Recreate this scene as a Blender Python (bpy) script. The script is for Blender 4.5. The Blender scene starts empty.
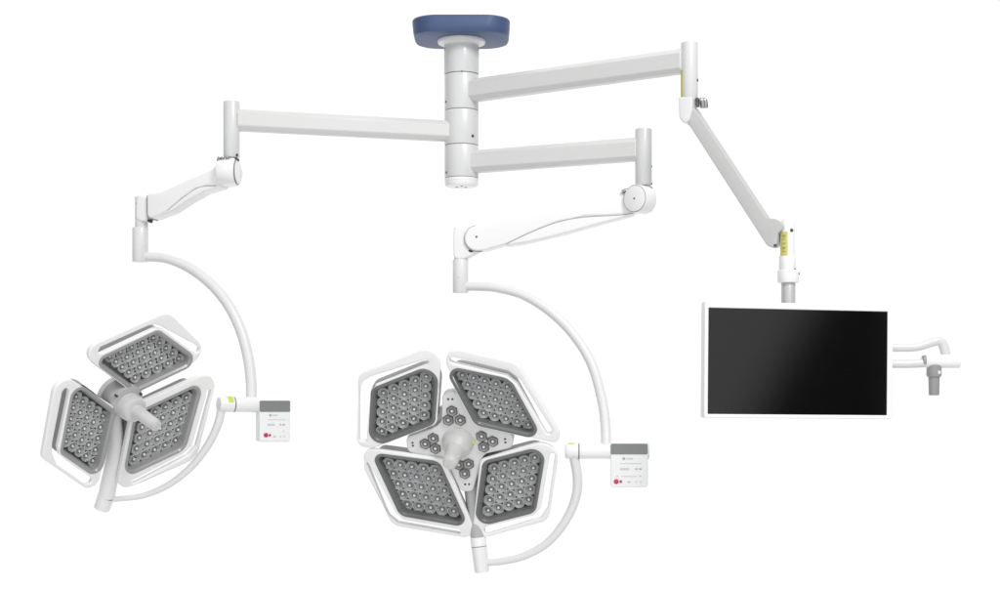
import bpy, bmesh, math, random
from mathutils import Vector, Matrix
random.seed(4)
S = bpy.context.scene
COL = S.collection
PI = math.pi

# ------------------------------------------------------------------ camera model (photo pixels 1000 x 589)
D, K, ZC, HOR = 5.5, 0.0035, 1.0, 404.0
CAM = Vector((0, -D, ZC))
def P(px, py, Y):
    d = (D + Y) / D
    return Vector(((px - 500) * K * d, Y, ZC + (HOR - py) * K * d))
def mpp(Y): return K * (D + Y) / D          # metres per photo pixel at depth Y
def ray(px, py): return (P(px, py, 0) - CAM).normalized()

cam = bpy.data.objects.new('camera', bpy.data.cameras.new('camera'))
COL.objects.link(cam); S.camera = cam
cam.location = CAM; cam.rotation_euler = (PI / 2, 0, 0)
cam.data.sensor_width = 36; cam.data.lens = 36 * D / (1000 * K)
cam.data.shift_y = (HOR - 294.5) / 1000
cam.data.clip_end = 200

# ------------------------------------------------------------------ materials
def mat(name, col, rough=0.4, metal=0.0, coat=0.0, var=0.03, bump=0.0, scale=18, spec=0.5, trans=0.0, rvar=0.08):
    m = bpy.data.materials.new(name); m.use_nodes = True
    nt = m.node_tree; b = nt.nodes['Principled BSDF']
    b.inputs['Metallic'].default_value = metal
    b.inputs['Coat Weight'].default_value = coat
    b.inputs['Specular IOR Level'].default_value = spec
    b.inputs['Transmission Weight'].default_value = trans
    tc = nt.nodes.new('ShaderNodeTexCoord')
    nz = nt.nodes.new('ShaderNodeTexNoise'); nz.inputs['Scale'].default_value = scale; nz.inputs['Detail'].default_value = 4
    nt.links.new(tc.outputs['Object'], nz.inputs['Vector'])
    mx = nt.nodes.new('ShaderNodeMixRGB'); mx.blend_type = 'MIX'
    mx.inputs['Color1'].default_value = (*[c * (1 - var) for c in col], 1)
    mx.inputs['Color2'].default_value = (*[min(1, c * (1 + var)) for c in col], 1)
    nt.links.new(nz.outputs['Fac'], mx.inputs['Fac'])
    nt.links.new(mx.outputs['Color'], b.inputs['Base Color'])
    mr = nt.nodes.new('ShaderNodeMapRange')
    mr.inputs['To Min'].default_value = max(0.02, rough - rvar); mr.inputs['To Max'].default_value = rough + rvar
    nt.links.new(nz.outputs['Fac'], mr.inputs['Value']); nt.links.new(mr.outputs['Result'], b.inputs['Roughness'])
    if bump:
        n2 = nt.nodes.new('ShaderNodeTexNoise'); n2.inputs['Scale'].default_value = 900
        nt.links.new(tc.outputs['Object'], n2.inputs['Vector'])
        bp = nt.nodes.new('ShaderNodeBump'); bp.inputs['Strength'].default_value = bump; bp.inputs['Distance'].default_value = 0.001
        nt.links.new(n2.outputs['Fac'], bp.inputs['Height']); nt.links.new(bp.outputs['Normal'], b.inputs['Normal'])
    return m
M = dict(
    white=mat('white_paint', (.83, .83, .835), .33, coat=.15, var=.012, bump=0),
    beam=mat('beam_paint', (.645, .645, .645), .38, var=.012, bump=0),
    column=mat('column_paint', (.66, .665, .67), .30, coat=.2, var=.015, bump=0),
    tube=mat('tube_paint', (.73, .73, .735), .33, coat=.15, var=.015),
    petal=mat('petal_casing', (.86, .86, .86), .36, coat=.1, var=.012),
    hub=mat('hub_casing', (.74, .74, .745), .36, coat=.1, var=.015),
    greyhub=mat('grey_hub', (.46, .46, .465), .4, var=.02),
    blue=mat('blue_plate', (.050, .083, .185), .5, var=.08, scale=5),
    alu=mat('brushed_tube', (.55, .55, .56), .3, metal=.25, var=.03),
    dark=mat('dark_joint', (.05, .05, .055), .5, var=.1),
    screw=mat('screw_steel', (.10, .10, .10), .35, metal=.6, var=.1),
    steel=mat('steel_knob', (.35, .35, .36), .28, metal=.9, var=.05),
    seam=mat('seam_gap', (.22, .22, .23), .6, var=.05),
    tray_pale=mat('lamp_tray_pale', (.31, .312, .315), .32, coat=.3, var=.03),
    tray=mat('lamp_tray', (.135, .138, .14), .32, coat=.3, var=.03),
    floor=mat('tray_floor', (.24, .243, .245), .4, var=.04),
    lens=mat('lens_cup', (.36, .365, .37), .24, metal=.12, coat=.5, var=.03, scale=60),
    lensrim=mat('lens_rim', (.46, .465, .47), .25, coat=.5, var=.03, scale=60),
    fineseam=mat('fine_seam', (.34, .34, .345), .6, var=.03),
    hexgrey=mat('hex_insert', (.30, .302, .305), .25, coat=.4, var=.03),
    liner=mat('lamp_body_grey', (.27, .27, .273), .5, var=.03),
    armgrey=mat('arm_grey_paint', (.50, .50, .50), .42, var=.012),
    lensring=mat('lens_ring', (.10, .10, .105), .2, coat=.5, var=.05),
    led=mat('led_chip', (.80, .80, .76), .15, coat=.8, var=.03),
    hexdark=mat('hex_frame', (.07, .072, .074), .35, coat=.3, var=.05),
    frost=mat('frosted_handle', (.86, .86, .85), .42, var=.01, trans=.45),
    grip=mat('handle_grip', (.60, .60, .60), .36, coat=.2, var=.012),
    yellow=mat('yellow_label', (.60, .56, .14), .5, var=.05),
    olive=mat('label_print', (.36, .34, .10), .5, var=.05),
    green=mat('lime_label', (.55, .66, .08), .5, var=.05),
    header=mat('panel_header', (.20, .215, .21), .4, var=.03),
    panel=mat('panel_face', (.80, .81, .81), .4, var=.01),
    mark=mat('printed_mark', (.56, .58, .59), .5, var=.03),
    markdk=mat('printed_mark_dark', (.36, .39, .40), .5, var=.03),
    red=mat('red_button', (.50, .03, .10), .35, coat=.3, var=.04),
    pink=mat('pink_mark', (.78, .52, .55), .5, var=.03),
    bezel=mat('monitor_casing', (.85, .85, .85), .35, coat=.1, var=.01),
    screen=mat('screen_glass', (.0030, .0030, .0033), .11, var=.05, rvar=.02),
    gripgrey=mat('grey_grip', (.30, .30, .30), .38, var=.04),
)

# ------------------------------------------------------------------ object helpers
def link(name, me, m, parent=None, mw=None, smooth=True, angle=35):
    o = bpy.data.objects.new(name, me); COL.objects.link(o)
    if m is not None and len(me.materials) == 0:
        me.materials.append(M[m] if isinstance(m, str) else m)
    if mw is not None: o.matrix_world = mw
    if parent is not None:
        o.parent = parent; o.matrix_parent_inverse = Matrix()
        ploc = PLOC[parent.name]
        o.location = o.location - ploc
    PLOC[o.name] = (mw.translation.copy() if mw is not None else Vector((0, 0, 0)))
    if smooth:
        bm = bmesh.new(); bm.from_mesh(me)
        for f in bm.faces: f.smooth = True
        a = math.radians(angle)
        for e in bm.edges:
            if len(e.link_faces) == 2 and e.calc_face_angle(0) > a: e.smooth = False
        bm.to_mesh(me); bm.free()
    return o
PLOC = {}
PROT = {}
def thing(name, label, cat, loc, group=None):
    o = bpy.data.objects.new(name, None); COL.objects.link(o)
    o.empty_display_size = .05; o.location = loc
    PLOC[o.name] = Vector(loc)
    o['label'] = label; o['category'] = cat
    if group: o['group'] = group
    return o
def child(name, bm, m, parent, angle=35):
    """mesh given in world coordinates -> object parented, origin at its own centre"""
    me = bpy.data.meshes.new(name)
    bmesh.ops.recalc_face_normals(bm, faces=bm.faces)
    c = Vector((0, 0, 0))
    for v in bm.verts: c += v.co
    c /= max(1, len(bm.verts))
    for v in bm.verts: v.co -= c
    bm.to_mesh(me); bm.free()
    return link(name, me, m, parent, Matrix.Translation(c), angle=angle)
def loft(bm, loops, cap0=True, cap1=True, mi=0):
    vs = [[bm.verts.new(p) for p in L] for L in loops]
    n = len(loops[0])
    for a, b in zip(vs[:-1], vs[1:]):
        for i in range(n):
            f = bm.faces.new((a[i], a[(i + 1) % n], b[(i + 1) % n], b[i])); f.material_index = mi
    if cap0: bm.faces.new(vs[0][::-1]).material_index = mi
    if cap1: bm.faces.new(vs[-1]).material_index = mi
def basis(d, hint=Vector((0, 0, 1))):
    d = d.normalized()
    if abs(d.dot(hint)) > .97: hint = Vector((0, -1, 0))
    a = hint.cross(d).normalized(); b = d.cross(a).normalized()
    return a, b
def lathe(bm, p0, d, prof, seg=40):
    """prof: list of (dist along d, radius)"""
    d = d.normalized(); a, b = basis(d)
    loops = []
    for t, r in prof:
        r = max(r, 1e-4)
        loops.append([p0 + d * t + (a * math.cos(2 * PI * i / seg) + b * math.sin(2 * PI * i / seg)) * r for i in range(seg)])
    loft(bm, loops)
def cyl(bm, p0, p1, r0, r1=None, bev=.003, seg=40):
    r1 = r0 if r1 is None else r1
    d = p1 - p0; L = d.length; k = bev
    prof = [(0, r0 - k), (k * .3, r0 - k * .3), (k, r0), (L - k, r1), (L - k * .3, r1 - k * .3), (L, r1 - k)]
    lathe(bm, p0, d, prof, seg)
def catmull(pts, n=10):
    out = []
    q = [pts[0] * 2 - pts[1]] + pts + [pts[-1] * 2 - pts[-2]]
    for i in range(1, len(q) - 2):
        a, b, c, d = q[i - 1], q[i], q[i + 1], q[i + 2]
        for k in range(n):
            t = k / n
            out.append(.5 * ((2 * b) + (c - a) * t + (2 * a - 5 * b + 4 * c - d) * t * t + (3 * b - a - 3 * c + d) * t ** 3))
    out.append(pts[-1]); return out
def tube(bm, pts, radii, seg=20, n=10, squash=1.0, cap=True):
    path = catmull(pts, n)
    if not isinstance(radii, (list, tuple)): radii = [radii] * len(pts)
    rr = []
    for i in range(len(radii) - 1):
        for k in range(n): rr.append(radii[i] + (radii[i + 1] - radii[i]) * k / n)
    rr.append(radii[-1])
    loops = []; a = None
    for i, p in enumerate(path):
        t = (path[min(i + 1, len(path) - 1)] - path[max(i - 1, 0)]).normalized()
        if a is None: a, b = basis(t, Vector((0, -1, 0)))
        else:
            a = (a - t * a.dot(t)).normalized(); b = t.cross(a)
        loops.append([p + (a * math.cos(2 * PI * j / seg) * squash + b * math.sin(2 * PI * j / seg)) * rr[i] for j in range(seg)])
    loft(bm, loops, cap, cap)
def beam(bm, p0, p1, w, h, ch):
    """horizontal box beam, chamfered and slightly rounded section"""
    d = (p1 - p0).normalized(); s = Vector((0, 0, 1)).cross(d).normalized(); u = d.cross(s)
    sec = []
    for sx, sy in ((1, 1), (-1, 1), (-1, -1), (1, -1)):
        cx, cy = sx * (w / 2 - ch), sy * (h / 2 - ch)
        a0 = {(1, 1): 0, (-1, 1): 90, (-1, -1): 180, (1, -1): 270}[(sx, sy)]
        for k in (0, 90):
            an = math.radians(a0 + k); sec.append((cx + ch * math.cos(an), cy + ch * math.sin(an)))
    loft(bm, [[p + s * x + u * y for x, y in sec] for p in (p0, p1)])
def ball(bm, c, r, seg=20):
    bmesh.ops.create_uvsphere(bm, u_segments=seg, v_segments=seg // 2, radius=r, matrix=Matrix.Translation(c))

class Frame:
    def __init__(s, o, n, right=Vector((1, 0, 0))):
        s.o = o; s.n = n.normalized()
        s.e1 = (right - s.n * right.dot(s.n)).normalized(); s.e2 = s.n.cross(s.e1).normalized()
    def uv(s, px, py, off=0.0):
        r = ray(px, py); o = s.o + s.n * off
        t = (o - CAM).dot(s.n) / r.dot(s.n)
        q = CAM + r * t - o
        return Vector((q.dot(s.e1), q.dot(s.e2)))
    def w(s, uv, z=0.0): return s.o + s.e1 * uv[0] + s.e2 * uv[1] + s.n * z
    def m(s, uv=(0, 0), z=0.0):
        R = Matrix((s.e1, s.e2, s.n)).transposed().to_4x4()
        return Matrix.Translation(s.w(uv, z)) @ R
def area(p): return .5 * sum(p[i - 1][0] * p[i][1] - p[i][0] * p[i - 1][1] for i in range(len(p)))
def inset(poly, k):
    """poly: list of (x, y, r) ccw; move every side inwards by k"""
    out = []; n = len(poly)
    for i in range(n):
        a, b, c = (Vector(poly[j % n][:2]) for j in (i - 1, i, i + 1))
        d1 = (b - a).normalized(); d2 = (c - b).normalized()
        n1 = Vector((-d1.y, d1.x)); n2 = Vector((-d2.y, d2.x))
        h = (n1 + n2); h /= max(.25, h.dot(n1))
        q = b + h * k
        out.append((q.x, q.y, max(poly[i][2] - k, .004)))
    return out
def rounded(poly, seg=7):
    out = []; n = len(poly)
    for i in range(n):
        a, b, c = (Vector(poly[j % n][:2]) for j in (i - 1, i, i + 1)); r = poly[i][2]
        u = (a - b); v = (c - b); lu, lv = u.length, v.length; u /= lu; v /= lv
        cosx = max(-.999, min(.999, u.dot(v))); half = math.acos(cosx) / 2
        t = min(r / math.tan(half), .47 * lu, .47 * lv); r = t * math.tan(half)
        if half > 1.5: out += [tuple(b)] * 1; out += [tuple(b + v * 1e-4 * (k + 1)) for k in range(seg - 1)]; continue
        ce = b + (u + v).normalized() * (r / math.sin(half))
        p0 = b + u * t - ce; p1 = b + v * t - ce
        a0 = math.atan2(p0.y, p0.x); da = (math.atan2(p1.y, p1.x) - a0 + PI) % (2 * PI) - PI
        for k in range(seg):
            an = a0 + da * k / (seg - 1); out.append((ce.x + r * math.cos(an), ce.y + r * math.sin(an)))
    return out
def plate(name, loops, depth, bev, m, parent, fr, z=0.0, res=3, angle=40):
    """solid plate with holes: 2D outlines in frame fr, front face at z, going back by depth"""
    cu = bpy.data.curves.new(name, 'CURVE'); cu.dimensions = '2D'; cu.fill_mode = 'BOTH'
    cu.extrude = max(depth / 2 - bev, .0002); cu.bevel_depth = bev; cu.bevel_resolution = res; cu.offset = -bev
    c = Vector((sum(p[0] for p in loops[0]), sum(p[1] for p in loops[0]))) / len(loops[0])
    for L in loops:
        sp = cu.splines.new('POLY'); sp.points.add(len(L) - 1)
        for q, p in zip(sp.points, L): q.co = (p[0] - c.x, p[1] - c.y, 0, 1)
        sp.use_cyclic_u = True
    t = bpy.data.objects.new('tmp', cu); COL.objects.link(t)
    dg = bpy.context.evaluated_depsgraph_get()
    me = bpy.data.meshes.new_from_object(t.evaluated_get(dg)); me.name = name
    bpy.data.objects.remove(t); bpy.data.curves.remove(cu)
    me.materials.clear()
    bm = bmesh.new(); bm.from_mesh(me); bmesh.ops.remove_doubles(bm, verts=bm.verts, dist=1e-5)
    bmesh.ops.recalc_face_normals(bm, faces=bm.faces); bm.to_mesh(me); bm.free()
    return link(name, me, m, parent, fr.m(c, z - depth / 2), angle=angle)

def crop(x0, y0, s, pts):
    return [(x0 + p[0] / s, y0 + p[1] / s) + ((p[2] / s,) if len(p) > 2 else ()) for p in pts]
def dots(parent, spots, n=Vector((0, -1, 0)), r=.0045, m='screw', name='screw'):
    for q in spots:
        p = q[0]; d = q[1] if len(q) > 1 else n
        bm = bmesh.new(); cyl(bm, p - d.normalized() * .006, p + d.normalized() * .0015, r, bev=.0006, seg=14)
        child(name, bm, m, parent)

# ------------------------------------------------------------------ 1. ceiling mount
COLX = 461.5
def CZ(py, Y=0): return P(COLX, py, Y)
cx = CZ(100).x
R0 = 17.0 * K
mount = thing('ceiling_mount', 'blue rounded ceiling plate with a pale flange and thick round column below it', 'ceiling mount', (cx, 0, CZ(40).z))
def col_z(py): return ZC + (HOR - py) * K          # axis height for a level seen at py (at Y = 0)
zt = col_z(41)
bm = bmesh.new()
hw, hd, th = 47.5 * K, 40 * K, 17 * K
def rr(hw, hd, r, z, seg=9):
    out = []
    for sx, sy, a0 in ((1, 1, 0), (-1, 1, 90), (-1, -1, 180), (1, -1, 270)):
        for k in range(seg):
            an = math.radians(a0 + 90 * k / (seg - 1))
            out.append(Vector((cx + sx * (hw - r) + r * math.cos(an), .0 + sy * (hd - r) + r * math.sin(an), z)))
    return out
loft(bm, [rr(hw - .014, hd - .014, .075, zt), rr(hw - .006, hd - .006, .08, zt + .003), rr(hw - .001, hd - .001, .085, zt + .011),
          rr(hw, hd, .085, zt + .02), rr(hw + .003, hd, .085, zt + th - .006), rr(hw, hd - .003, .085, zt + th - .001), rr(hw - .006, hd - .006, .08, zt + th)])
child('mounting_plate', bm, 'blue', mount)
bm = bmesh.new()
lathe(bm, Vector((cx, 0, zt)), Vector((0, 0, -1)), [(-.004, 24 * K), (.006, 24 * K), (.010, 23.2 * K), (.011, 19 * K), (.016, 17.6 * K), (.022, 17.4 * K)], 64)
child('flange', bm, 'hub', mount)
bm = bmesh.new(); cyl(bm, Vector((cx, 0, zt - .01)), Vector((cx, 0, col_z(75) + .0012)), R0 * 1.03, bev=.002, seg=64)
child('column', bm, 'column', mount)
# spindle running through the sleeves (shows as the dark seams)
bm = bmesh.new(); cyl(bm, Vector((cx, 0, col_z(74))), Vector((cx, 0, col_z(176))), R0 * .965, bev=.002, seg=48)
child('spindle', bm, 'seam', mount)
bm = bmesh.new()
lathe(bm, Vector((cx, 0, col_z(178.6))), Vector((0, 0, -1)), [(0, R0 * .96), (.001, R0 * .99), (.010, R0 * .99), (.011, R0 * .965), (.0125, R0 * .965), (.0135, R0 * .985), (.022, R0 * .98), (.027, R0 * .94), (.029, R0 * .85)], 64)
cap = child('end_cap', bm, 'white', mount)
for a in (35, 155, 275):
    bm = bmesh.new(); c = Vector((cx + .018 * math.cos(math.radians(a)), .018 * math.sin(math.radians(a)), col_z(178.6) - .029))
    cyl(bm, c, c + Vector((0, 0, -.0015)), .004, bev=.0004, seg=12); child('screw', bm, 'screw', cap)
def onaxis(py, ang, r=R0):
    """point on the column's surface; ang 0 = towards the camera, positive = right"""
    n = Vector((math.sin(math.radians(ang)), -math.cos(math.radians(ang)), 0))
    y = n.y * r
    return Vector((cx, 0, 0)) + n * r + Vector((0, 0, ZC + (HOR - py) * K * (D + y) / D)), n
def small(parent, pn, r=.0045, m='screw'): dots(parent, [pn], r=r, m=m)
small(mount, onaxis(71, 3, R0 * 1.03), .0022); small(mount, onaxis(37.5, 3, R0 * 1.3), .0022)

# ------------------------------------------------------------------ 2. support arms
def sleeve(t, py0, py1):
    bm = bmesh.new()
    cyl(bm, Vector((cx, 0, col_z(py0) - .0012)), Vector((cx, 0, col_z(py1) + .0012)), R0, bev=.0018, seg=64)
    return child('hub_sleeve', bm, 'column', t)
def post(t, px, py0, py1, Y, rpx, m='white', facets=48):
    r = rpx * mpp(Y)
    bm = bmesh.new(); cyl(bm, P(px, py1, Y), P(px, py0, Y), r, bev=.004, seg=facets)
    return child('pivot_post', bm, m, t), r

ARM = dict(left=-.232, mid=-.302, right=-.513)
def support_arm(label, s0, s1, pya, pxb, pyb, Yb, h, posty, rpost, screws, facets=48):
    t = thing('support_arm', label, 'support arm', (cx, 0, col_z((s0 + s1) / 2)), 'support arms swivelling on the ceiling column')
    sleeve(t, s0, s1)
    p0 = Vector((cx, 0, col_z(pya))); p1 = P(pxb, pyb, Yb); p1.z = p0.z
    d = (p1 - p0).normalized()
    hh = h * K
    bm = bmesh.new(); beam(bm, p0 + d * (R0 * .75), p1 - d * (rpost * K * .55), hh * .80, hh, .0145)
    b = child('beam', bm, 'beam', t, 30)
    bv = b.modifiers.new('soft', 'BEVEL'); bv.width = .003; bv.segments = 2; bv.limit_method = 'ANGLE'; bv.angle_limit = math.radians(30)
    pp, r = post(t, pxb, posty[0], posty[1], Yb, rpost, 'column', facets=facets)
    for s in screws: small(t, *s[:1], **(s[1] if len(s) > 1 else {}))
    return t, b, pp, r, p1
def onpost(px, Y, py, ang, rpx):
    r = rpx * mpp(Y); n = Vector((math.sin(math.radians(ang)), -math.cos(math.radians(ang)), 0))
    c = P(px, py, Y); return c + n * r, n
YR, YL, YM = ARM['right'], ARM['left'], ARM['mid']
armR, *_ = support_arm('longest white arm from the top of the column up to the monitor post', 75, 111, 92.5, 689.5, 61, YR, 22, (42.5, 101), 8.5,
    [(onaxis(102, -65),), (onpost(689.5, YR, 81, 62, 8.5), dict(r=.005))])
armL, *_ = support_arm('white beam reaching left from the middle of the column with grey post', 111, 146, 132, 231.5, 120.5, YL, 20.5, (101.5, 158), 8.2,
    [(onaxis(136, 42), dict(r=.0055)), (onpost(231.5, YL, 156, 50, 8.2), dict(r=.005))])
armM, *_ = support_arm('short grey white beam at the foot of the column with post on right end', 146, 178.5, 163, 643.5, 148.5, YM, 22, (129, 186), 8.4,
    [(onaxis(172.5, -60),), (onpost(643.5, YM, 167, 68, 8.4), dict(r=.003)), (onpost(643.5, YM, 184, 70, 8.4), dict(r=.004))])
# yellow warning strip on the monitor post
def strip(name, parent, px, Y, rpx, py0, py1, a0, a1, m, lift=.0012):
    r = rpx * mpp(Y) + lift; bm = bmesh.new(); L = []
    for i in range(9):
        a = math.radians(a0 + (a1 - a0) * i / 8); n = Vector((math.sin(a), -math.cos(a), 0)); L.append(n)
    c0, c1 = P(px, py0, Y), P(px, py1, Y)
    loft(bm, [[c0 + n * (r - .002) for n in L] + [c0 + n * r for n in L[::-1]], [c1 + n * (r - .002) for n in L] + [c1 + n * r for n in L[::-1]]])
    return child(name, bm, m, parent)
strip('warning_label', armR, 689.5, YR, 8.5, 71, 98, -86, -56, 'yellow')

# ------------------------------------------------------------------ 3. spring arms
def vplane(px, py, Y, ang=0):
    """vertical plane through a point, turned by ang degrees (positive: right end comes nearer)"""
    a = math.radians(ang)
    right = Vector((math.cos(a), -math.sin(a), 0)); n = right.cross(Vector((0, 0, 1)))
    return Frame(P(px, py, Y), n, right)
def path2(fr, pts, r, off=0.0, seg=5):
    q = [(*fr.uv(p[0], p[1], off), (p[2] if len(p) > 2 else r)) for p in pts]
    if area(q) < 0: q = q[::-1]
    return rounded(q, seg)
def knuckle_tube(t, px, Y, segs, m='tube'):
    for name, py0, py1, rpx, dx in segs:
        bm = bmesh.new(); cyl(bm, P(px + dx, py1, Y), P(px + dx, py0, Y), rpx * mpp(Y), bev=.003, seg=48)
        child(name, bm, m, t)

# --- middle spring arm
frM = vplane(643.5, 198, YM, 7)          # swings a little: left end further away
sM = thing('spring_arm', 'white sprung arm with curved belly between the short beam and the four panel light', 'spring arm', P(643.5, 198, YM), 'sprung arms between beams and loads')
c5 = lambda pts: crop(440, 110, 2.805, pts)
W = .075
endarc = lambda x, y, r: [(x + r * math.cos(math.radians(a)), y - r * math.sin(math.radians(a)), .004) for a in range(265, 95, -15)]
plate('arm_cover', [path2(frM, endarc(478.5, 239.3, 12.6) + c5([(130, 321), (250, 290), (400, 257), (510, 232), (560, 215), (588, 235), (588, 275), (560, 288), (500, 297), (400, 303), (330, 317), (260, 344), (190, 378), (130, 396)]), .03)], W, .006, 'white', sM, frM, W / 2)
plate('arm_core', [path2(frM, c5([(150, 340), (300, 300), (500, 250), (560, 250), (550, 296), (450, 322), (350, 350), (250, 374), (180, 385)]), .03)], W * .90, .008, 'white', sM, frM, W * .45)
def disc(t, name, fr, px, py, rpx, z0, z1, m, bev=.003):
    u = fr.uv(px, py); r = rpx * mpp(fr.o.y); bm = bmesh.new(); cyl(bm, fr.w(u, z0), fr.w(u, z1), r, bev=bev, seg=48); return child(name, bm, m, t)
# elbow under the post
bm = bmesh.new(); q = P(644.5, 198, YM); cyl(bm, P(644.5, 212, YM), P(644.5, 186.5, YM), 8.4 * mpp(YM), bev=.006, seg=48)
child('elbow', bm, 'white', sM)
frM2 = vplane(638, 199, YM - .058, 40)
disc(sM, 'pivot_drum', frM2, 637.5, 199, 14.2, -.045, .016, 'white', .004)
disc(sM, 'pivot_seam', frM2, 637.5, 199, 13.5, -.03, .0168, 'seam', .0003)
disc(sM, 'pivot_cap', frM2, 637.5, 199, 13.0, -.02, .0185, 'white', .002)
u = frM2.uv(637.5, 199); small(sM, (frM2.w(u, .0185), frM2.n), .003)
small(sM, onpost(644.5, YM, 194.5, 42, 8.4), .004)
bm = bmesh.new(); tube(bm, [P(622, 192, YM - .035), P(626, 190.5, YM - .035), P(632, 189.5, YM - .03)], .0065, seg=12); child('stop_screw', bm, 'steel', sM)
bm = bmesh.new(); tube(bm, [P(644, 186.8, YM - .032), P(648, 187.6, YM - .031), P(651.5, 188.5, YM - .022)], .0045, seg=10); child('stop_pin', bm, 'dark', sM)
dM = frM.w(frM.uv(461, 250)).y
plate('joint_plate', [path2(frM, c5([(40, 335), (60, 328), (110, 322), (112, 400), (70, 420), (40, 420)]), .02)], W * .66, .006, 'white', sM, frM, W * .33)
u = frM.uv(478.3, 239.3)
bm = bmesh.new(); cyl(bm, frM.w(u, .0), frM.w(u, W / 2 - .004), 13.15 * mpp(dM), bev=.004, seg=48); child('pivot_seam', bm, 'fineseam', sM)
knuckle_tube(sM, 461, dM, [('end_knuckle', 228, 262, 7.0, 0)])
bm = bmesh.new(); tube(bm, [frM.w(frM.uv(*q), W / 2 - .004) for q in c5([(188, 379), (260, 345.5), (330, 318.5), (400, 304.5), (500, 298.5), (545, 292)])], .0013, seg=8); child('belly_seam', bm, 'fineseam', sM)
dots(sM, [(onpost(461, dM, 236, -38, 7.0)), (onpost(461, dM, 241, 58, 7.0))], r=.005)
bm = bmesh.new(); tube(bm, [P(468, 250.5, dM - .02), P(471, 251, dM - .025), P(474, 250, dM - .025)], .0065, seg=10); child('stop_pin', bm, 'dark', sM)
small(sM, (frM.w(frM.uv(478, 238), W / 2), frM.n), .0035)

# --- left spring arm
frL = vplane(231.5, 168, YL, -14)
frL = vplane(231.5, 168, YL, 16)
sL = thing('spring_arm', 'white sprung arm with curved belly above the three panel light', 'spring arm', P(231.5, 165, YL), 'sprung arms between beams and loads')
cl = lambda pts: crop(125, 155, 4.908, pts)
plate('arm_cover', [path2(frL, cl([(134, 196), (160, 192), (205, 188), (300, 143), (440, 84), (490, 45), (540, 25), (560, 80), (545, 138), (510, 152), (470, 157), (420, 158), (370, 171), (300, 220), (235, 276), (190, 302), (134, 325)]), .03)], W, .006, 'white', sL, frL, W / 2)
plate('arm_core', [path2(frL, cl([(160, 230), (300, 170), (460, 110), (500, 158), (460, 172), (400, 190), (320, 235), (250, 282), (190, 306)]), .03)], W * .90, .008, 'white', sL, frL, W * .45)
bm = bmesh.new(); cyl(bm, P(232, 186, YL), P(232, 158.5, YL), 7.2 * mpp(YL), bev=.006, seg=48); child('elbow', bm, 'white', sL)
frL2 = vplane(233, 172, YL - .02, -84)
disc(sL, 'pivot_drum', frL2, 233, 172, 12.8, -.05, .016, 'white', .008)
disc(sL, 'pivot_seam', frL2, 233, 172, 12.3, -.03, .0168, 'seam', .0003)
disc(sL, 'pivot_cap', frL2, 233, 172, 11.9, -.02, .0185, 'white', .002)
for px in (218, 221.5, 226):
    bm = bmesh.new(); cyl(bm, P(px, 161.5, YL - .03), P(px + 1.5, 157, YL - .03), .006, bev=.001, seg=12); child('stop_screw', bm, 'steel', sL)
bm = bmesh.new(); tube(bm, [P(235.5, 158, YL - .03), P(237, 159.5, YL - .03), P(238.8, 160.5, YL - .026)], .0045, seg=10); child('stop_pin', bm, 'dark', sL)
dL = frL.w(frL.uv(141, 215)).y
u = frL.uv(156, 209)
bm = bmesh.new()
plate('joint_plate', [path2(frL, cl([(70, 215), (128, 197), (130, 326), (95, 330), (70, 320)]), .02)], W * .66, .006, 'white', sL, frL, W * .33)
bm.free()
plate('pivot_seam', [path2(frL, cl([(128, 199), (150, 204), (150, 318), (132, 322), (127, 290), (126, 235)]), .01)], W * .80, .003, 'fineseam', sL, frL, W * .425)
bm = bmesh.new(); tube(bm, [frL.w(frL.uv(*q), W / 2 - .004) for q in cl([(232, 277), (300, 221), (370, 172), (420, 159), (470, 158)])], .0013, seg=8); child('belly_seam', bm, 'fineseam', sL)
knuckle_tube(sL, 141.5, dL, [('end_knuckle', 196.5, 230, 6.5, 0)])
small(sL, onpost(141, dL, 204, -16, 6.5), .006)
bm = bmesh.new(); tube(bm, [P(147.5, 219, dL - .02), P(150, 221, dL - .025), P(152.5, 221.5, dL - .025)], .006, seg=10); child('stop_pin', bm, 'dark', sL)

# --- monitor spring arm
YD = YR - .12
a0 = math.degrees(math.atan2(-.12, P(785, 230, YD).x - P(690, 112, YR).x))
frR = vplane(690, 112, YR, -a0)
sR = thing('spring_arm', 'long straight grey sprung arm slanting down to the monitor with yellow label on lower joint', 'spring arm', P(690, 112, YR), 'sprung arms between beams and loads')
c6 = lambda pts: crop(660, 30, 2.031, pts)
WR = .06
plate('arm_cover', [path2(frR, [(690, 124, .012), (693, 104, .02), (698.5, 112, .03), (769.5, 219.5, .03), (777.5, 219.5, .02), (785, 224, .02), (786, 229, .01), (780, 234, .01), (779, 246.5, .02), (770.5, 248.5, .02)], .02)], WR, .003, 'armgrey', sR, frR, WR / 2)
plate('elbow', [path2(frR, [(682.5, 99.5, .005), (696, 99.5, .005), (696, 112, .02), (693, 123, .02), (688, 126, .02), (683, 120, .02)], .01)], .058, .005, 'tube', sR, frR, .045)
bm = bmesh.new(); cyl(bm, P(697, 100, YR), P(697, 107, YR), .016, bev=.003, seg=24); child('stop_block', bm, 'white', sR)
for px in (702, 705):
    bm = bmesh.new(); tube(bm, [P(px - 2.5, 101, YR - .02), P(px - .5, 100.2, YR - .02), P(px + .6, 103, YR - .02), P(px + .8, 108, YR - .02)], .0075, seg=12); child('release_lever', bm, 'steel', sR)
bm = bmesh.new(); tube(bm, [P(697.2, 98, YR - .025), P(697.4, 103, YR - .025), P(697.6, 107, YR - .025)], .005, seg=10); child('stop_pin', bm, 'screw', sR)
bm = bmesh.new(); tube(bm, [P(682, 101.3, YR - .03), P(684, 101.8, YR - .033), P(686, 100.5, YR - .036)], .0045, seg=10); child('stop_pin', bm, 'screw', sR)
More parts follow.
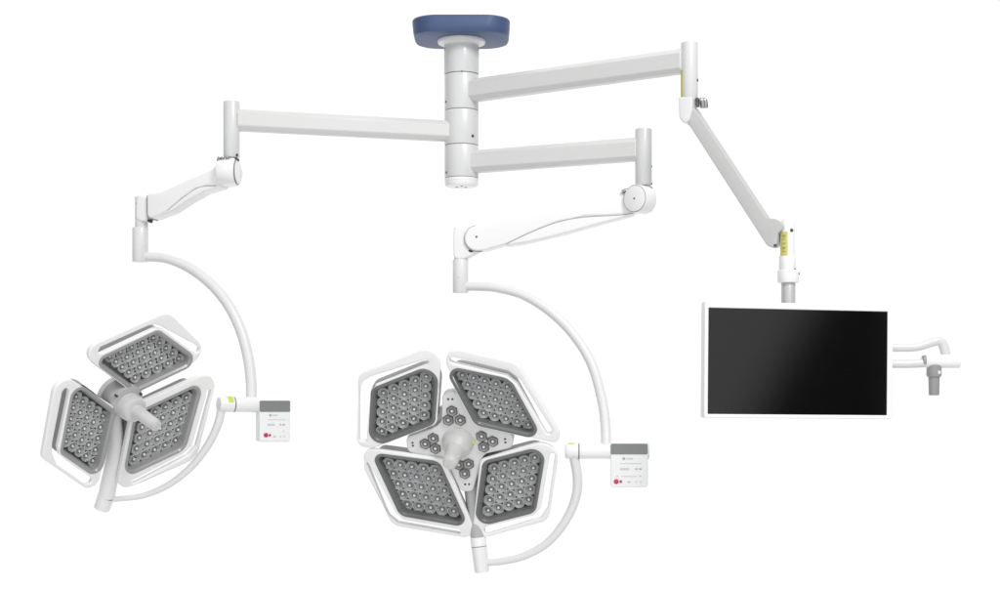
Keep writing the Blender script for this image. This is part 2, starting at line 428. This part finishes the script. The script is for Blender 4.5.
# lower joint
XD = 787.5
bm = bmesh.new()
r = 7.4 * mpp(YD)
lathe(bm, P(XD, 258, YD), Vector((0, 0, 1)), [(0, r - .002), (.002, r), (.088, r), (.106, r * .93), (.118, r * .75), (.126, r * .45), (.128, 0)], 48)
child('end_knuckle', bm, 'white', sR)
bm = bmesh.new(); cyl(bm, P(XD, 271, YD), P(XD, 256, YD), 8.5 * mpp(YD), bev=.003, seg=48); child('end_socket', bm, 'white', sR)
lab = strip('warning_label', sR, XD, YD, 7.5, 232.5, 256, -68, -9, 'yellow')
for i in range(5):
    y0 = 235.5 + 4.0 * i
    k = strip('label_print', sR, XD, YD, 7.5, y0, y0 + (2.2 if i in (0, 3) else .9), -48, -24 - 4 * (i % 2), 'olive', .0018)
    k.parent = lab; k.location = (k.location + PLOC[sR.name]) - PLOC[lab.name]
small(sR, onpost(XD, YD, 231, 22, 7.4), .0055)
small(sR, (frR.w(frR.uv(777.5, 246.5), WR / 2), frR.n), .005)

# ------------------------------------------------------------------ 4. surgical lights
LENS = None
def lens_mesh(R):
    """hexagonal reflector cup with a little domed lens; axis +z, rim at z = 0"""
    bm = bmesh.new(); seg = 24
    def ring(r, z, hexa):
        L = []
        for i in range(seg):
            a = 2 * PI * i / seg
            k = math.cos(PI / 6) / math.cos((a % (PI / 3)) - PI / 6)
            k = 1 + (k / .95 - 1) * hexa
            L.append(bm.verts.new((r * k * math.cos(a), r * k * math.sin(a), z)))
        return L
    prof = [(1.0, -.55, .5, 0), (1.0, -.16, .5, 0), (.97, -.05, .5, 1), (.92, .0, .5, 1), (.86, -.03, .4, 1), (.74, -.16, .3, 0), (.58, -.27, 0, 0), (.44, -.32, 0, 0), (.40, -.36, 0, 2),
            (.30, -.34, 0, 2), (.27, -.24, 0, 0), (.20, -.16, 0, 0), (.17, -.14, 0, 3), (.10, -.10, 0, 3), (.0001, -.09, 0, 3)]
    rings = [ring(r * R, z * R, h) for r, z, h, _ in prof]
    for j in range(len(rings) - 1):
        for i in range(seg):
            f = bm.faces.new((rings[j][i], rings[j][(i + 1) % seg], rings[j + 1][(i + 1) % seg], rings[j + 1][i]))
            f.material_index = prof[j + 1][3]; f.smooth = True
    bmesh.ops.recalc_face_normals(bm, faces=bm.faces)
    me = bpy.data.meshes.new('led_lens'); bm.to_mesh(me); bm.free()
    for m in ('lens', 'lensrim', 'lensring', 'led'): me.materials.append(M[m])
    return me
def hex_mesh(R):
    bm = bmesh.new(); seg = 24
    def ring(r, z, hexa):
        L = []
        for i in range(seg):
            a = 2 * PI * i / seg
            k = math.cos(PI / 6) / math.cos((a % (PI / 3)) - PI / 6); k = 1 + (k / .95 - 1) * hexa
            L.append(bm.verts.new((r * k * math.cos(a), r * k * math.sin(a), z)))
        return L
    prof = [(1.0, -.3, 1, 0), (1.0, .06, 1, 0), (.95, .10, 1, 0), (.86, .09, 1, 0), (.84, .03, 1, 0), (.80, .02, .8, 1), (.56, -.10, .2, 1), (.44, -.14, 0, 2), (.34, -.12, 0, 2), (.28, .0, 0, 1), (.20, .04, 0, 1), (.16, .05, 0, 3), (.0001, .06, 0, 3)]
    rings = [ring(r * R, z * R, h) for r, z, h, _ in prof]
    for j in range(len(rings) - 1):
        for i in range(seg):
            f = bm.faces.new((rings[j][i], rings[j][(i + 1) % seg], rings[j + 1][(i + 1) % seg], rings[j + 1][i])); f.material_index = prof[j + 1][3]; f.smooth = True
    bmesh.ops.recalc_face_normals(bm, faces=bm.faces)
    me = bpy.data.meshes.new('hex_lens'); bm.to_mesh(me); bm.free()
    for m in ('hexdark', 'hexgrey', 'lensring', 'led'): me.materials.append(M[m])
    return me
def mesh_obj(name, me, parent, mw):
    o = bpy.data.objects.new(name, me); COL.objects.link(o); o.parent = parent
    R = mw.copy(); R.translation = mw.translation - PLOC[parent.name]
    if parent.name in ROT: R = ROT[parent.name].inverted() @ R
    o.matrix_local = R
    return o
ROT = {}

def petal(t, fr, outer, window, slot, lens0, lu, lv, thick=.019, depth=.022, lens_me=None, tray='tray'):
    root = None
    def loc(poly, off=0.0, s=None):
        sc = mpp(fr.o.y)
        q = [(*fr.uv(p[0], p[1], off), p[2] * sc) for p in poly]
        return q if area(q) > 0 else q[::-1]
    po, pw, ps = loc(outer), loc(window), loc(slot)
    # housing: carries everything, so it is the part
    sub = thing_part('petal', t, fr, pw)
    plate_in('housing', [rounded(po, 9), rounded(pw, 9), rounded(ps, 4)], thick, .0045, 'petal', sub, fr, .0)
    # tray with walls
    bm = bmesh.new()
    def lp(k, z): return [fr.w(p, z) for p in rounded(inset(pw, k), 9)]
    loft(bm, [lp(-.0022, -.02), lp(-.0022, .0006), lp(.0005, .0022), lp(.006, .0020), lp(.0085, -.001), lp(.0115, -.004), lp(.017, -.038)], False, False)
    child_in('tray', bm, tray, sub)
    bm = bmesh.new(); loft(bm, [lp(.016, -.036), lp(.016, -.042)]); child_in('tray_floor', bm, 'floor', sub)
    # rear shell
    bm = bmesh.new(); loft(bm, [lp(-.005, -.008), lp(-.005, -.052), lp(-.003, -.062), lp(.010, -.070), lp(.03, -.074)], False)
    child_in('rear_shell', bm, 'liner', sub)
    # lenses
    off = -depth
    g = [fr.uv(lens0[0] + lu[0] * i + lv[0] * j, lens0[1] + lu[1] * i + lv[1] * j, off) for j in range(5) for i in range(5)]
    du, dv = g[1] - g[0], g[5] - g[0]
    sp_ = sorted((du.length, dv.length, (du + dv).length, (du - dv).length)); Rl = (sp_[0] + sp_[1]) / 2 * .555
    me = lens_me or lens_mesh(Rl)
    ang = math.atan2(dv.y, dv.x)
    for q in g:
        mw = fr.m(q, off) @ Matrix.Rotation(ang, 4, 'Z')
        s = Rl / LENS_R
        mesh_obj('led_lens', LENS, sub, mw @ Matrix.Scale(s, 4))
    return sub
def thing_part(name, t, fr, pw):
    """the housing's anchor is built later as the housing mesh itself; keep a tiny holder for its world position"""
    return [name, t, fr, None]
def plate_in(name, loops, depth, bev, m, sub, fr, z):
    o = plate(sub[0], loops, depth, bev, m, sub[1], fr, z); sub[3] = o
    ROT[o.name] = fr.m().to_3x3().to_4x4(); return o
def child_in(name, bm, m, sub):
    par = sub[3]; o = child(name, bm, m, sub[1])
    mw_loc = o.location + PLOC[sub[1].name]
    o.parent = par
    R = ROT[par.name].inverted()
    o.matrix_local = R @ Matrix.Translation(mw_loc - PLOC[par.name])
    PLOC[o.name] = mw_loc
    return o
_mesh_obj = mesh_obj
def mesh_obj(name, me, parent, mw):
    if isinstance(parent, list): parent = parent[3]
    return _mesh_obj(name, me, parent, mw)
LENS_R = .017
LENS = lens_mesh(LENS_R)

def tilt_normal(px, py, tx, ty, deg):
    """normal facing the camera at pixel, leaned by deg towards image direction (tx right, ty down)"""
    r = ray(px, py); right = (Vector((1, 0, 0)) - r * r.x).normalized(); down = r.cross(right).normalized()
    if down.z > 0: down = -down
    k = Vector((tx, ty)).normalized(); a = math.radians(deg)
    return -r * math.cos(a) + (right * k.x + down * k.y) * math.sin(a)

def control_panel(t, fr, x0, x1, yh0, yh1, yb, tn, rot_marks, red, side=0):
    """grey-topped panel hanging from the cross tube, in plane fr"""
    def rect(a, b, c, d, r): 
        q = [(*fr.uv(a, b), r), (*fr.uv(c, b), r), (*fr.uv(c, d), r), (*fr.uv(a, d), r)]
        return rounded(q if area(q) > 0 else q[::-1], 6)
    body = plate('control_panel', [rect(x0, yh0, x1, yb, .010)], tn, .004, 'panel', t, fr, 0)
    ROT[body.name] = fr.m().to_3x3().to_4x4()
    sub = ['', t, fr, body]
    def bit(name, a, b, c, d, m, z=.0008, r=.0004):
        bm = bmesh.new(); L = rect(a, b, c, d, r); loft(bm, [[fr.w(p, -.001) for p in L], [fr.w(p, z) for p in L]]); return child_in(name, bm, m, sub)
    bit('header_strip', x0 + .2, yh0 + .3, x1 - .3, yh1, 'header', .0012, .004)
    for name, a, b, c, d, m in rot_marks: bit(name, a, b, c, d, m)
    for (px, py, rp) in red:
        u = fr.uv(px, py); bm = bmesh.new(); cyl(bm, fr.w(u, -.002), fr.w(u, .002), rp * mpp(fr.o.y), bev=.0006, seg=24); child_in('button', bm, 'red', sub)
    return body
def marks(x0, y0, w, h):
    g = lambda a, b, c, d: (x0 + a * w, y0 + b * h, x0 + c * w, y0 + d * h)
    L = [('emblem', *g(.32, .10, .39, .17), 'markdk'), ('brand_mark', *g(.42, .115, .60, .155), 'mark'),
         ('caption', *g(.26, .27, .83, .29), 'mark'),
         ('key_legend', *g(.26, .41, .50, .47), 'mark'), ('key_legend', *g(.66, .42, .72, .46), 'markdk'), ('key_legend', *g(.76, .42, .83, .46), 'markdk'),
         ('caption', *g(.15, .635, .21, .67), 'pink'), ('caption', *g(.28, .645, .70, .665), 'pink'), ('key_legend', *g(.77, .63, .82, .665), 'mark'),
         ('key_legend', *g(.46, .81, .53, .84), 'markdk'), ('key_legend', *g(.66, .80, .71, .84), 'mark'), ('key_legend', *g(.78, .80, .83, .84), 'mark')]
    return L

# ---------------- four panel light
YB = -.45
nB = tilt_normal(459, 443, -.36, .93, 30)
frB = Frame(P(459, 443, YB), nB)
big = thing('surgical_light', 'large surgical light with four grey lens panels around a white star hub', 'surgical light', P(461, 262, dM), 'ceiling hung surgical lights')
A = lambda pts: crop(350, 345, 5.89, pts)
B = lambda pts: crop(440, 340, 5.355, pts)
C_ = lambda pts: crop(355, 440, 5.355, pts)
D_ = lambda pts: crop(460, 435, 5.355, pts)
def vec(p, s): return (p[0] / s, p[1] / s)
SL = 8
def sl(pts): return [(p[0], p[1], SL) for p in pts]
petal(big, frB, A([(44, 598, 40), (46, 174, 90), (537, -14, 80), (510, 468, 50), (130, 612, 60)]),
      A([(128, 258, 50), (525, 100, 80), (497, 462, 60), (110, 612, 70)]),
      A(sl([(47, 566), (58, 250), (76, 215), (120, 188), (440, 88), (462, 95), (458, 115), (150, 238), (120, 275), (106, 420), (97, 568)])),
      A([(195, 285)])[0], vec((63, -24), 5.89), vec((-2.5, 56.5), 5.89))
petal(big, frB, B([(-16, 28, 70), (412, 124, 80), (640, 498, 50), (634, 556, 40), (186, 460, 50)]),
      B([(20, 138, 45), (375, 212, 90), (552, 535, 45), (190, 453, 60)]),
      B(sl([(50, 104), (66, 92), (365, 166), (430, 215), (598, 480), (592, 505), (570, 506), (412, 240), (358, 196), (75, 128), (54, 120)])),
      B([(118, 190)])[0], vec((60, 15.5), 5.355), vec((28.5, 51), 5.355), thick=.024)
petal(big, frB, C_([(15, 38, 60), (478, 106, 40), (664, 538, 60), (196, 460, 80)]),
      C_([(88, 70, 40), (450, 117, 60), (608, 466, 45), (243, 403, 60)]),
      C_(sl([(48, 130), (60, 112), (78, 118), (110, 180), (222, 386), (262, 422), (560, 474), (578, 488), (566, 510), (228, 450), (180, 412), (50, 162)])),
      C_([(178, 128)])[0], vec((62.5, 9.2), 5.355), vec((25, 55), 5.355), thick=.016)
petal(big, frB, D_([(106, 136, 40), (543, 6, 90), (474, 460, 80), (60, 570, 60)]),
      D_([(125, 143, 50), (462, 57, 60), (402, 412, 60), (78, 494, 60)]),
      D_(sl([(485, 100), (508, 100), (505, 130), (468, 390), (430, 445), (165, 526), (138, 532), (124, 510), (150, 490), (395, 432), (432, 395), (478, 120)])),
      D_([(182, 182)])[0], vec((54.5, -14.5), 5.355), vec((-8, 56.5), 5.355), thick=.016)
H = lambda pts: crop(410, 385, 5.89, pts)
def hubplate(t, fr, poly, z, th, m='hub'):
    sc = mpp(fr.o.y)
    q = [(*fr.uv(p[0], p[1], z), p[2] * sc) for p in poly]
    if area(q) < 0: q = q[::-1]
    o = plate('hub_plate', [rounded(q, 6)], th, .005, m, t, fr, z); ROT[o.name] = fr.m().to_3x3().to_4x4()
    return ['', t, fr, o]
ZH = -.016
hub = hubplate(big, frB, H([(185, 215, 60), (190, 40, 50), (285, 40, 50), (375, 205, 60), (400, 240, 40), (615, 290, 40), (600, 372, 40), (440, 408, 40), (420, 445, 40), (370, 630, 40), (300, 630, 40), (225, 478, 40), (185, 440, 40), (-15, 398, 40), (-25, 310, 40), (150, 250, 50)]), ZH, .03)
HEX = hex_mesh(.0185)
for q in H([(248, 152), (226, 205), (297, 205), (422, 300), (488, 330), (435, 363), (138, 312), (90, 345), (150, 372), (288, 468), (346, 463), (323, 520)]):
    u = frB.uv(q[0], q[1], ZH)
    mesh_obj('hexagonal_lens', HEX, hub, frB.m(u, ZH + .0042) @ Matrix.Rotation(PI / 6 + .12, 4, 'Z'))
for q in H([(225, 83), (250, 83), (560, 318), (562, 338), (15, 340), (17, 357), (325, 584), (348, 584)]):
    u = frB.uv(q[0], q[1], ZH); bm = bmesh.new(); cyl(bm, frB.w(u, ZH - .002), frB.w(u, ZH + .0012), .0036, bev=.0003, seg=12); child_in('screw', bm, 'dark', hub)
# grip handle
u = frB.uv(458, 442, ZH)
r = 15.3 * mpp(YB)
bm = bmesh.new()
lathe(bm, frB.w(u, ZH), nB, [(-.004, r * 1.06), (.004, r * 1.06), (.006, r), (.028, r * .95), (.044, r * .80), (.054, r * .60), (.060, r * .54), (.130, r * .50), (.143, r * .46), (.150, r * .36), (.152, 0)], 48)
hnd = child('handle', bm, 'frost', big)
ROT[hnd.name] = Matrix()
u2 = frB.uv(473.2, 441, ZH)
bm = bmesh.new(); cyl(bm, frB.w(u2, ZH + .001), frB.w(u2, ZH + .012), .006, bev=.001, seg=16); child_in('tag', bm, 'green', ['', big, frB, hnd])
# rear hub + neck to the stub
bm = bmesh.new(); lathe(bm, frB.w(frB.uv(459, 443), -.045), -nB, [(0, .12), (.02, .12), (.045, .10), (.06, .07)], 48)
child('rear_hub', bm, 'hub', big)
p_stub = P(478.5, 540, YB + .16)
bm = bmesh.new(); tube(bm, [frB.w(frB.uv(464, 460), -.075), P(474, 500, YB + .14), P(478, 536, YB + .16)], [.028, .028, .026], seg=24); child('neck', bm, 'greyhub', big)
YS = YB + .16
sa, sb = P(478, 537, YS), P(482, 572, YS)
d = (sb - sa)
sr = 8.0 * mpp(YS)
bm = bmesh.new(); lathe(bm, sa, d, [(-.012, sr * .6), (-.004, sr * .9), (.004, sr), (.030, sr)], 40); child('stub_collar', bm, 'petal', big)
bm = bmesh.new(); lathe(bm, sa, d, [(.029, sr * .97), (.0325, sr * .97)], 40); child('stub_seam', bm, 'dark', big)
bm = bmesh.new(); lathe(bm, sa, d, [(.032, sr), (d.length - .004, sr * .93), (d.length - .001, sr * .9), (d.length, sr * .85)], 40); child('stub', bm, 'white', big)
# yoke
YX = YB + .06
def chain(pts, Ya, Yb): 
    n = len(pts) - 1; return [P(p[0], p[1], Ya + (Yb - Ya) * i / n) for i, p in enumerate(pts)]
mx = mpp(YX)
bm = bmesh.new(); tube(bm, chain([(461, 286.5), (478, 286.5), (497, 288), (524, 295.5), (552, 313), (575, 336.5), (592, 365), (602, 400), (605.5, 426), (606, 446)], dM, YX), [4.7 * mx] * 4 + [5.1 * mx] * 6, seg=28); child('upper_yoke', bm, 'tube', big)
knuckle_tube(big, 460.5, dM, [('down_tube', 259.5, 293, 7.8, 0)])
small(big, onpost(460.5, dM, 277, -12, 7.8), .004, 'hub')
bm = bmesh.new(); tube(bm, chain([(482, 562.5), (500, 561.5), (524, 556), (547, 543), (564, 523), (575, 500), (577.5, 478), (573, 452)], YS, YX), [3.6 * mx, 3.8 * mx, 4.0 * mx, 4.2 * mx, 4.5 * mx, 4.8 * mx, 5.0 * mx, 5.1 * mx], seg=28); child('lower_yoke', bm, 'tube', big)
def crossbar(t, pa, pb, ps, r, sticker, ang0, ang1, light_end=False):
    d = (pb - pa).normalized(); L = (pb - pa).length; s = (ps - pa).dot(d)
    bm = bmesh.new(); lathe(bm, pa, d, [(0, r * .86), (.003, r * .95), (.008, r), (s - .002, r)], 40); k = child('end_knob', bm, 'white', t)
    ROT[k.name] = Matrix()
    bm = bmesh.new(); lathe(bm, pa, d, [(s - .004, r * .96), (s + .004, r * .96)], 40); child('seam', bm, 'seam', t)
    bm = bmesh.new(); lathe(bm, pa, d, [(s + .0025, r), (L - .002, r), (L, r * .97)], 40); child('cross_tube', bm, 'white', t)
    # coloured sticker wrapped on the knob
    a, b = basis(d); bm = bmesh.new(); loops = []
    for tt in sticker:
        row = []
        for i in range(9):
            an = math.radians(ang0 + (ang1 - ang0) * i / 8); n = a * math.cos(an) + b * math.sin(an); row.append(pa + d * tt + n * (r + .0012))
        row += [q - (q - (pa + d * tt)).normalized() * .002 for q in row[::-1]]
        loops.append(row)
    loft(bm, loops); child_in('sticker', bm, 'green', ['', t, None, k])
crossbar(big, P(565, 451, YX), P(649, 451, YX), P(578.5, 451, YX), 8.0 * mx, (.010, .030), 50, 120)
frP = vplane(611, 450, YX - 8.2 * mx, 4)
control_panel(big, frP, 610.5, 648, 443.3, 454.3, 487.3, .045, marks(610.5, 454, 37.5, 34), [(616.3, 481.5, 2.5), (620.8, 481.5, 1.4)])

# ---------------- three panel light
YT = -.50
nT = tilt_normal(128, 408, .80, .60, 43)
frT = Frame(P(128, 408, YT), nT)
tri = thing('surgical_light', 'smaller tilted surgical light with three grey lens panels and a knob handle', 'surgical light', P(141, 228, dL), 'ceiling hung surgical lights')
T1 = lambda pts: crop(80, 310, 6.546, pts)
T2 = lambda pts: crop(35, 370, 4.533, pts)
T3 = lambda pts: crop(110, 370, 4.527, pts)
def sl5(pts, r): return [(p[0], p[1], r) for p in pts]
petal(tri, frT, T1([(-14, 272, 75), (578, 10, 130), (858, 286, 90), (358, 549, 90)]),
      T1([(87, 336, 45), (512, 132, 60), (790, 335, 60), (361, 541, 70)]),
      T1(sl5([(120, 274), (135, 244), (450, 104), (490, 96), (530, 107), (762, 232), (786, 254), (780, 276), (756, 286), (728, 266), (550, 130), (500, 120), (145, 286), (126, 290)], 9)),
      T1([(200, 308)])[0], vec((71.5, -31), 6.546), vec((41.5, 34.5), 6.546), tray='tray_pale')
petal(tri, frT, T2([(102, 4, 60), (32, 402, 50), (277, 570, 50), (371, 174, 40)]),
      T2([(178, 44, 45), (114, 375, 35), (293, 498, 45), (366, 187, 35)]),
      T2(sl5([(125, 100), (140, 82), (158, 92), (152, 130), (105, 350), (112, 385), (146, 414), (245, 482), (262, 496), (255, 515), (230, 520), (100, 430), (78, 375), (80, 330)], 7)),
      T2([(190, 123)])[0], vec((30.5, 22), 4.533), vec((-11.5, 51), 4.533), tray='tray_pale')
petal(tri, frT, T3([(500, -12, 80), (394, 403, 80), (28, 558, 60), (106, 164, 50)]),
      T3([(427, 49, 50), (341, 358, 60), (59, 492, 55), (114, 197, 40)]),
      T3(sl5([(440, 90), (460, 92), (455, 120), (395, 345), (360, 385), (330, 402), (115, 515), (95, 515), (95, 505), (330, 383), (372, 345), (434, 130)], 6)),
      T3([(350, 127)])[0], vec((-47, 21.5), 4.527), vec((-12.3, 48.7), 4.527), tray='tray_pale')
# hub : grey drum behind, pale knob, handle
mt = mpp(YT)
bm = bmesh.new(); lathe(bm, frT.w(frT.uv(128, 402), -.065), nT, [(0, 14 * mt), (.006, 17.5 * mt), (.062, 17.5 * mt), (.068, 16.5 * mt), (.070, 10 * mt)], 48); child('hub_drum', bm, 'greyhub', tri)
pk = frT.w(frT.uv(128, 405), .0)
bm = bmesh.new(); lathe(bm, pk, nT, [(0, 14 * mt), (.02, 14 * mt), (.038, 13.4 * mt), (.046, 12 * mt), (.050, 9 * mt)], 48); child('hub_knob', bm, 'grip', tri)
bm = bmesh.new(); lathe(bm, pk, nT, [(.045, 7.6 * mt), (.060, 6.6 * mt), (.150, 6.0 * mt), (.152, 5.6 * mt)], 40); hnd = child('handle', bm, 'grip', tri)
ROT[hnd.name] = Matrix()
bm = bmesh.new(); lathe(bm, pk, nT, [(.151, 5.7 * mt), (.156, 5.7 * mt), (.162, 5.0 * mt), (.164, 3 * mt)], 40); child_in('handle_tip', bm, 'frost', ['', tri, frT, hnd])
bm = bmesh.new(); lathe(bm, frT.w(frT.uv(128, 405), -.06), -nT, [(0, .065), (.02, .065), (.035, .05)], 48); child('rear_hub', bm, 'hub', tri)
for q in ((116.5, 396), (141, 394)):
    u = frT.uv(q[0], q[1], .008); bm = bmesh.new(); cyl(bm, frT.w(u, .0), frT.w(u, .012), .004, bev=.0005, seg=12); child('screw', bm, 'dark', tri)
# neck tube and stub
YN = YT + .16
bm = bmesh.new(); tube(bm, [frT.w(frT.uv(122, 420), -.06), P(115, 450, YT + .10), P(108, 488, YN - .01), P(106.2, 496, YN)], [.030, .0275, .0275, .0275], seg=28); child('neck', bm, 'white', tri)
sa, sb = P(106.2, 496, YN), P(101.5, 509, YN + .01); d = sb - sa
bm = bmesh.new(); lathe(bm, sa, d, [(-.001, .0265), (.004, .0265)], 40); child('stub_seam', bm, 'dark', tri)
bm = bmesh.new(); lathe(bm, sa, d, [(.0035, .0278), (d.length - .004, .0268), (d.length - .001, .026), (d.length, .024)], 40); child('stub', bm, 'white', tri)
YC = -.24
mc = mpp(YC)
pa, pb = P(218.5, 404.3, YC - .07), P(262, 404.8, YC + .01)
bm = bmesh.new(); tube(bm, chain([(141, 257), (152, 257), (168, 259), (190, 268), (212, 285), (229, 306), (241, 331), (248, 357), (251, 380), (251.5, 399)], dL, YC), [4.9 * mc] * 3 + [5.5 * mc] * 7, seg=28); child('upper_yoke', bm, 'tube', tri)
knuckle_tube(tri, 140.3, dL, [('down_tube', 227.5, 262, 8.0, 0)])
small(tri, onpost(140.3, dL, 245, 50, 8.0), .003, 'hub')
bm = bmesh.new(); tube(bm, chain([(106, 499.5), (122, 498.5), (145, 495), (170, 484), (192, 466), (208, 445), (218, 424), (222, 406)], YN, YC - .06), [2.6 * mc, 2.8 * mc, 3.0 * mc, 3.3 * mc, 3.6 * mc, 4 * mc, 4.2 * mc, 4.4 * mc], seg=24); child('lower_yoke', bm, 'tube', tri)
crossbar(tri, pa, pb, P(233, 404.5, YC - .043), 7.9 * mc, (.026, .044), 55, 165)
frC = vplane(260, 405, YC - 8 * mc, -24)
control_panel(tri, frC, 259.5, 290.5, 400.3, 411.8, 442, .05, [x for x in marks(259.5, 411, 30.5, 31) if x[-1] != 'pink'], [(265.8, 435, 2.3), (269.8, 435.2, 1.3)])

# ------------------------------------------------------------------ 5. monitor
mon = thing('monitor', 'wide flat monitor with dark blank screen and thin white frame', 'monitor', P(788, 300, YD))
for name, py0, py1, rp, m in (('mount_collar', 270, 283, 10.8, 'white'), ('mount_tube', 282, 345, 7.1, 'alu')):
    bm = bmesh.new(); cyl(bm, P(XD + .8, py1, YD), P(XD + .8, py0, YD), rp * mpp(YD), bev=.004, seg=48); child(name, bm, m, mon)
small(mon, onpost(XD + .8, YD, 274, 66, 10.8), .004); small(mon, onpost(XD + .8, YD, 270, 40, 9), .003)
tz = math.radians(12)
right = Vector((math.cos(tz), math.sin(tz), 0)); nm = right.cross(Vector((0, 0, 1)))
frS = Frame(P(795, 360, YD - .085), nm, (right - Vector((0, 0, .0085))).normalized())
def rect(fr, a, b, c, d, r, skew=0):
    u0, u1 = fr.uv(a, (b + d) / 2).x, fr.uv(c, (b + d) / 2).x
    v1, v0 = fr.uv((a + c) / 2, b).y, fr.uv((a + c) / 2, d).y
    return rounded([(u0, v0, r), (u1, v0, r), (u1, v1, r), (u0, v1, r)], 5)
TH = .034
plate('frame', [rect(frS, 704.5, 303.2, 893, 418.6, .006), rect(frS, 708.4, 309.6, 887.5, 414.6, .002)], TH, .003, 'bezel', mon, frS, 0)
plate('screen', [rect(frS, 707.6, 308.6, 888.3, 415.4, .002)], .010, .0005, 'screen', mon, frS, -.003)
plate('rear_cover', [rect(frS, 712, 311, 886, 411, .02)], .045, .012, 'bezel', mon, frS, -TH + .012)
plate('mount_bracket', [rect(frS, 765, 330, 812, 380, .01)], .05, .004, 'beam', mon, frS, -.055)
# side bracket behind the frame: two rails, a clamp and a grey grip
YG = frS.w(frS.uv(892, 355), -.03).y
mg = mpp(YG)
bm = bmesh.new(); tube(bm, chain([(862, 347.5), (892, 347.6), (912, 347.4), (922, 345.6), (934, 341.6), (939.5, 341.4), (943, 345), (946, 355)], YG, YG + .01), [4.4 * mg] * 4 + [4.9 * mg] * 4, seg=24); child('upper_rail', bm, 'column', mon)
bm = bmesh.new(); tube(bm, chain([(862, 363.6), (892, 363.7), (910, 363.7), (926, 362.8)], YG, YG), 4.5 * mg, seg=24); child('lower_rail', bm, 'column', mon)
bm = bmesh.new(); cyl(bm, P(922.3, 360.8, YG), P(926, 360.8, YG), 5.6 * mg, bev=.002, seg=32); child('clamp_ring', bm, 'gripgrey', mon)
bm = bmesh.new(); cyl(bm, P(925, 361, YG), P(959.5, 361.6, YG), 6.9 * mg, bev=.003, seg=40); child('clamp', bm, 'white', mon)
bm = bmesh.new(); c = P(934, 365, YG)
lathe(bm, c, Vector((0, 0, -1)), [(0, 6.6 * mg), (.002, 7.2 * mg), (9.6 * mg, 7.6 * mg), (11.6 * mg, 7.0 * mg), (12.2 * mg, 5.6 * mg), (29 * mg, 5.2 * mg), (30.2 * mg, 4.8 * mg), (30.4 * mg, 4 * mg)], 40); child('grip', bm, 'gripgrey', mon)
small(mon, onpost(934, YG, 372.5, 28, 7.4), .006, 'hub')

# ------------------------------------------------------------------ light: a white studio, bright behind and above, dimmer behind the camera
w = bpy.data.worlds.new('World'); S.world = w; w.use_nodes = True
nt = w.node_tree; bg = nt.nodes['Background']
tc = nt.nodes.new('ShaderNodeTexCoord'); sp = nt.nodes.new('ShaderNodeSeparateXYZ'); nt.links.new(tc.outputs['Generated'], sp.inputs[0])
def mr(src, a, b, c, d):
    n = nt.nodes.new('ShaderNodeMapRange'); n.interpolation_type = 'SMOOTHSTEP'
    for k, v in zip(('From Min', 'From Max', 'To Min', 'To Max'), (a, b, c, d)): n.inputs[k].default_value = v
    nt.links.new(src, n.inputs['Value']); return n.outputs['Result']
def op(o, a, b):
    n = nt.nodes.new('ShaderNodeMath'); n.operation = o
    for i, v in enumerate((a, b)):
        if isinstance(v, (int, float)): n.inputs[i].default_value = v
        else: nt.links.new(v, n.inputs[i])
    return n.outputs[0]
back = op('ADD', mr(sp.outputs['Y'], -.95, -.2, 1.03, .32), mr(sp.outputs['Y'], .22, .72, 0, .74))
top = mr(sp.outputs['Z'], .3, .9, 0, .6)
# dark patch added to the world, low right behind camera, for the screen's reflection
q = op('SUBTRACT', op('MULTIPLY', sp.outputs['X'], .9), op('MULTIPLY', sp.outputs['Z'], 1.2))
added_dark = op('MULTIPLY', op('MULTIPLY', mr(q, .37, .52, 0, .97), mr(sp.outputs['X'], .72, .9, 1, 0)), op('MULTIPLY', mr(sp.outputs['Y'], -.5, -.2, 1, 0), mr(sp.outputs['Z'], -.5, -.25, 0, 1)))
low = op('ADD', mr(sp.outputs['Z'], -.8, -.35, -.45, 0), mr(sp.outputs['X'], -.95, -.6, .08, 0))
nt.links.new(op('MULTIPLY', op('SUBTRACT', op('ADD', back, top), low), op('SUBTRACT', 1, added_dark)), bg.inputs['Strength'])
bg.inputs['Color'].default_value = (1, 1, 1, 1)

def softbox(name, loc, target, size, power):
    l = bpy.data.lights.new(name, 'AREA'); l.shape = 'RECTANGLE'; l.size, l.size_y = size; l.energy = power; l.color = (1, .99, .975)
    o = bpy.data.objects.new(name, l); COL.objects.link(o); o.location = loc
    o.rotation_euler = (Vector(target) - Vector(loc)).to_track_quat('-Z', 'Y').to_euler()
softbox('key_softbox', (2.2, -4.6, 4.8), (0, -.2, 1.9), (1.6, 1.2), 160)

S.view_settings.view_transform = 'Standard'; S.view_settings.look = 'None'
S.view_settings.exposure = 0; S.view_settings.gamma = 1
S.render.film_transparent = False
S.cycles.max_bounces = 8
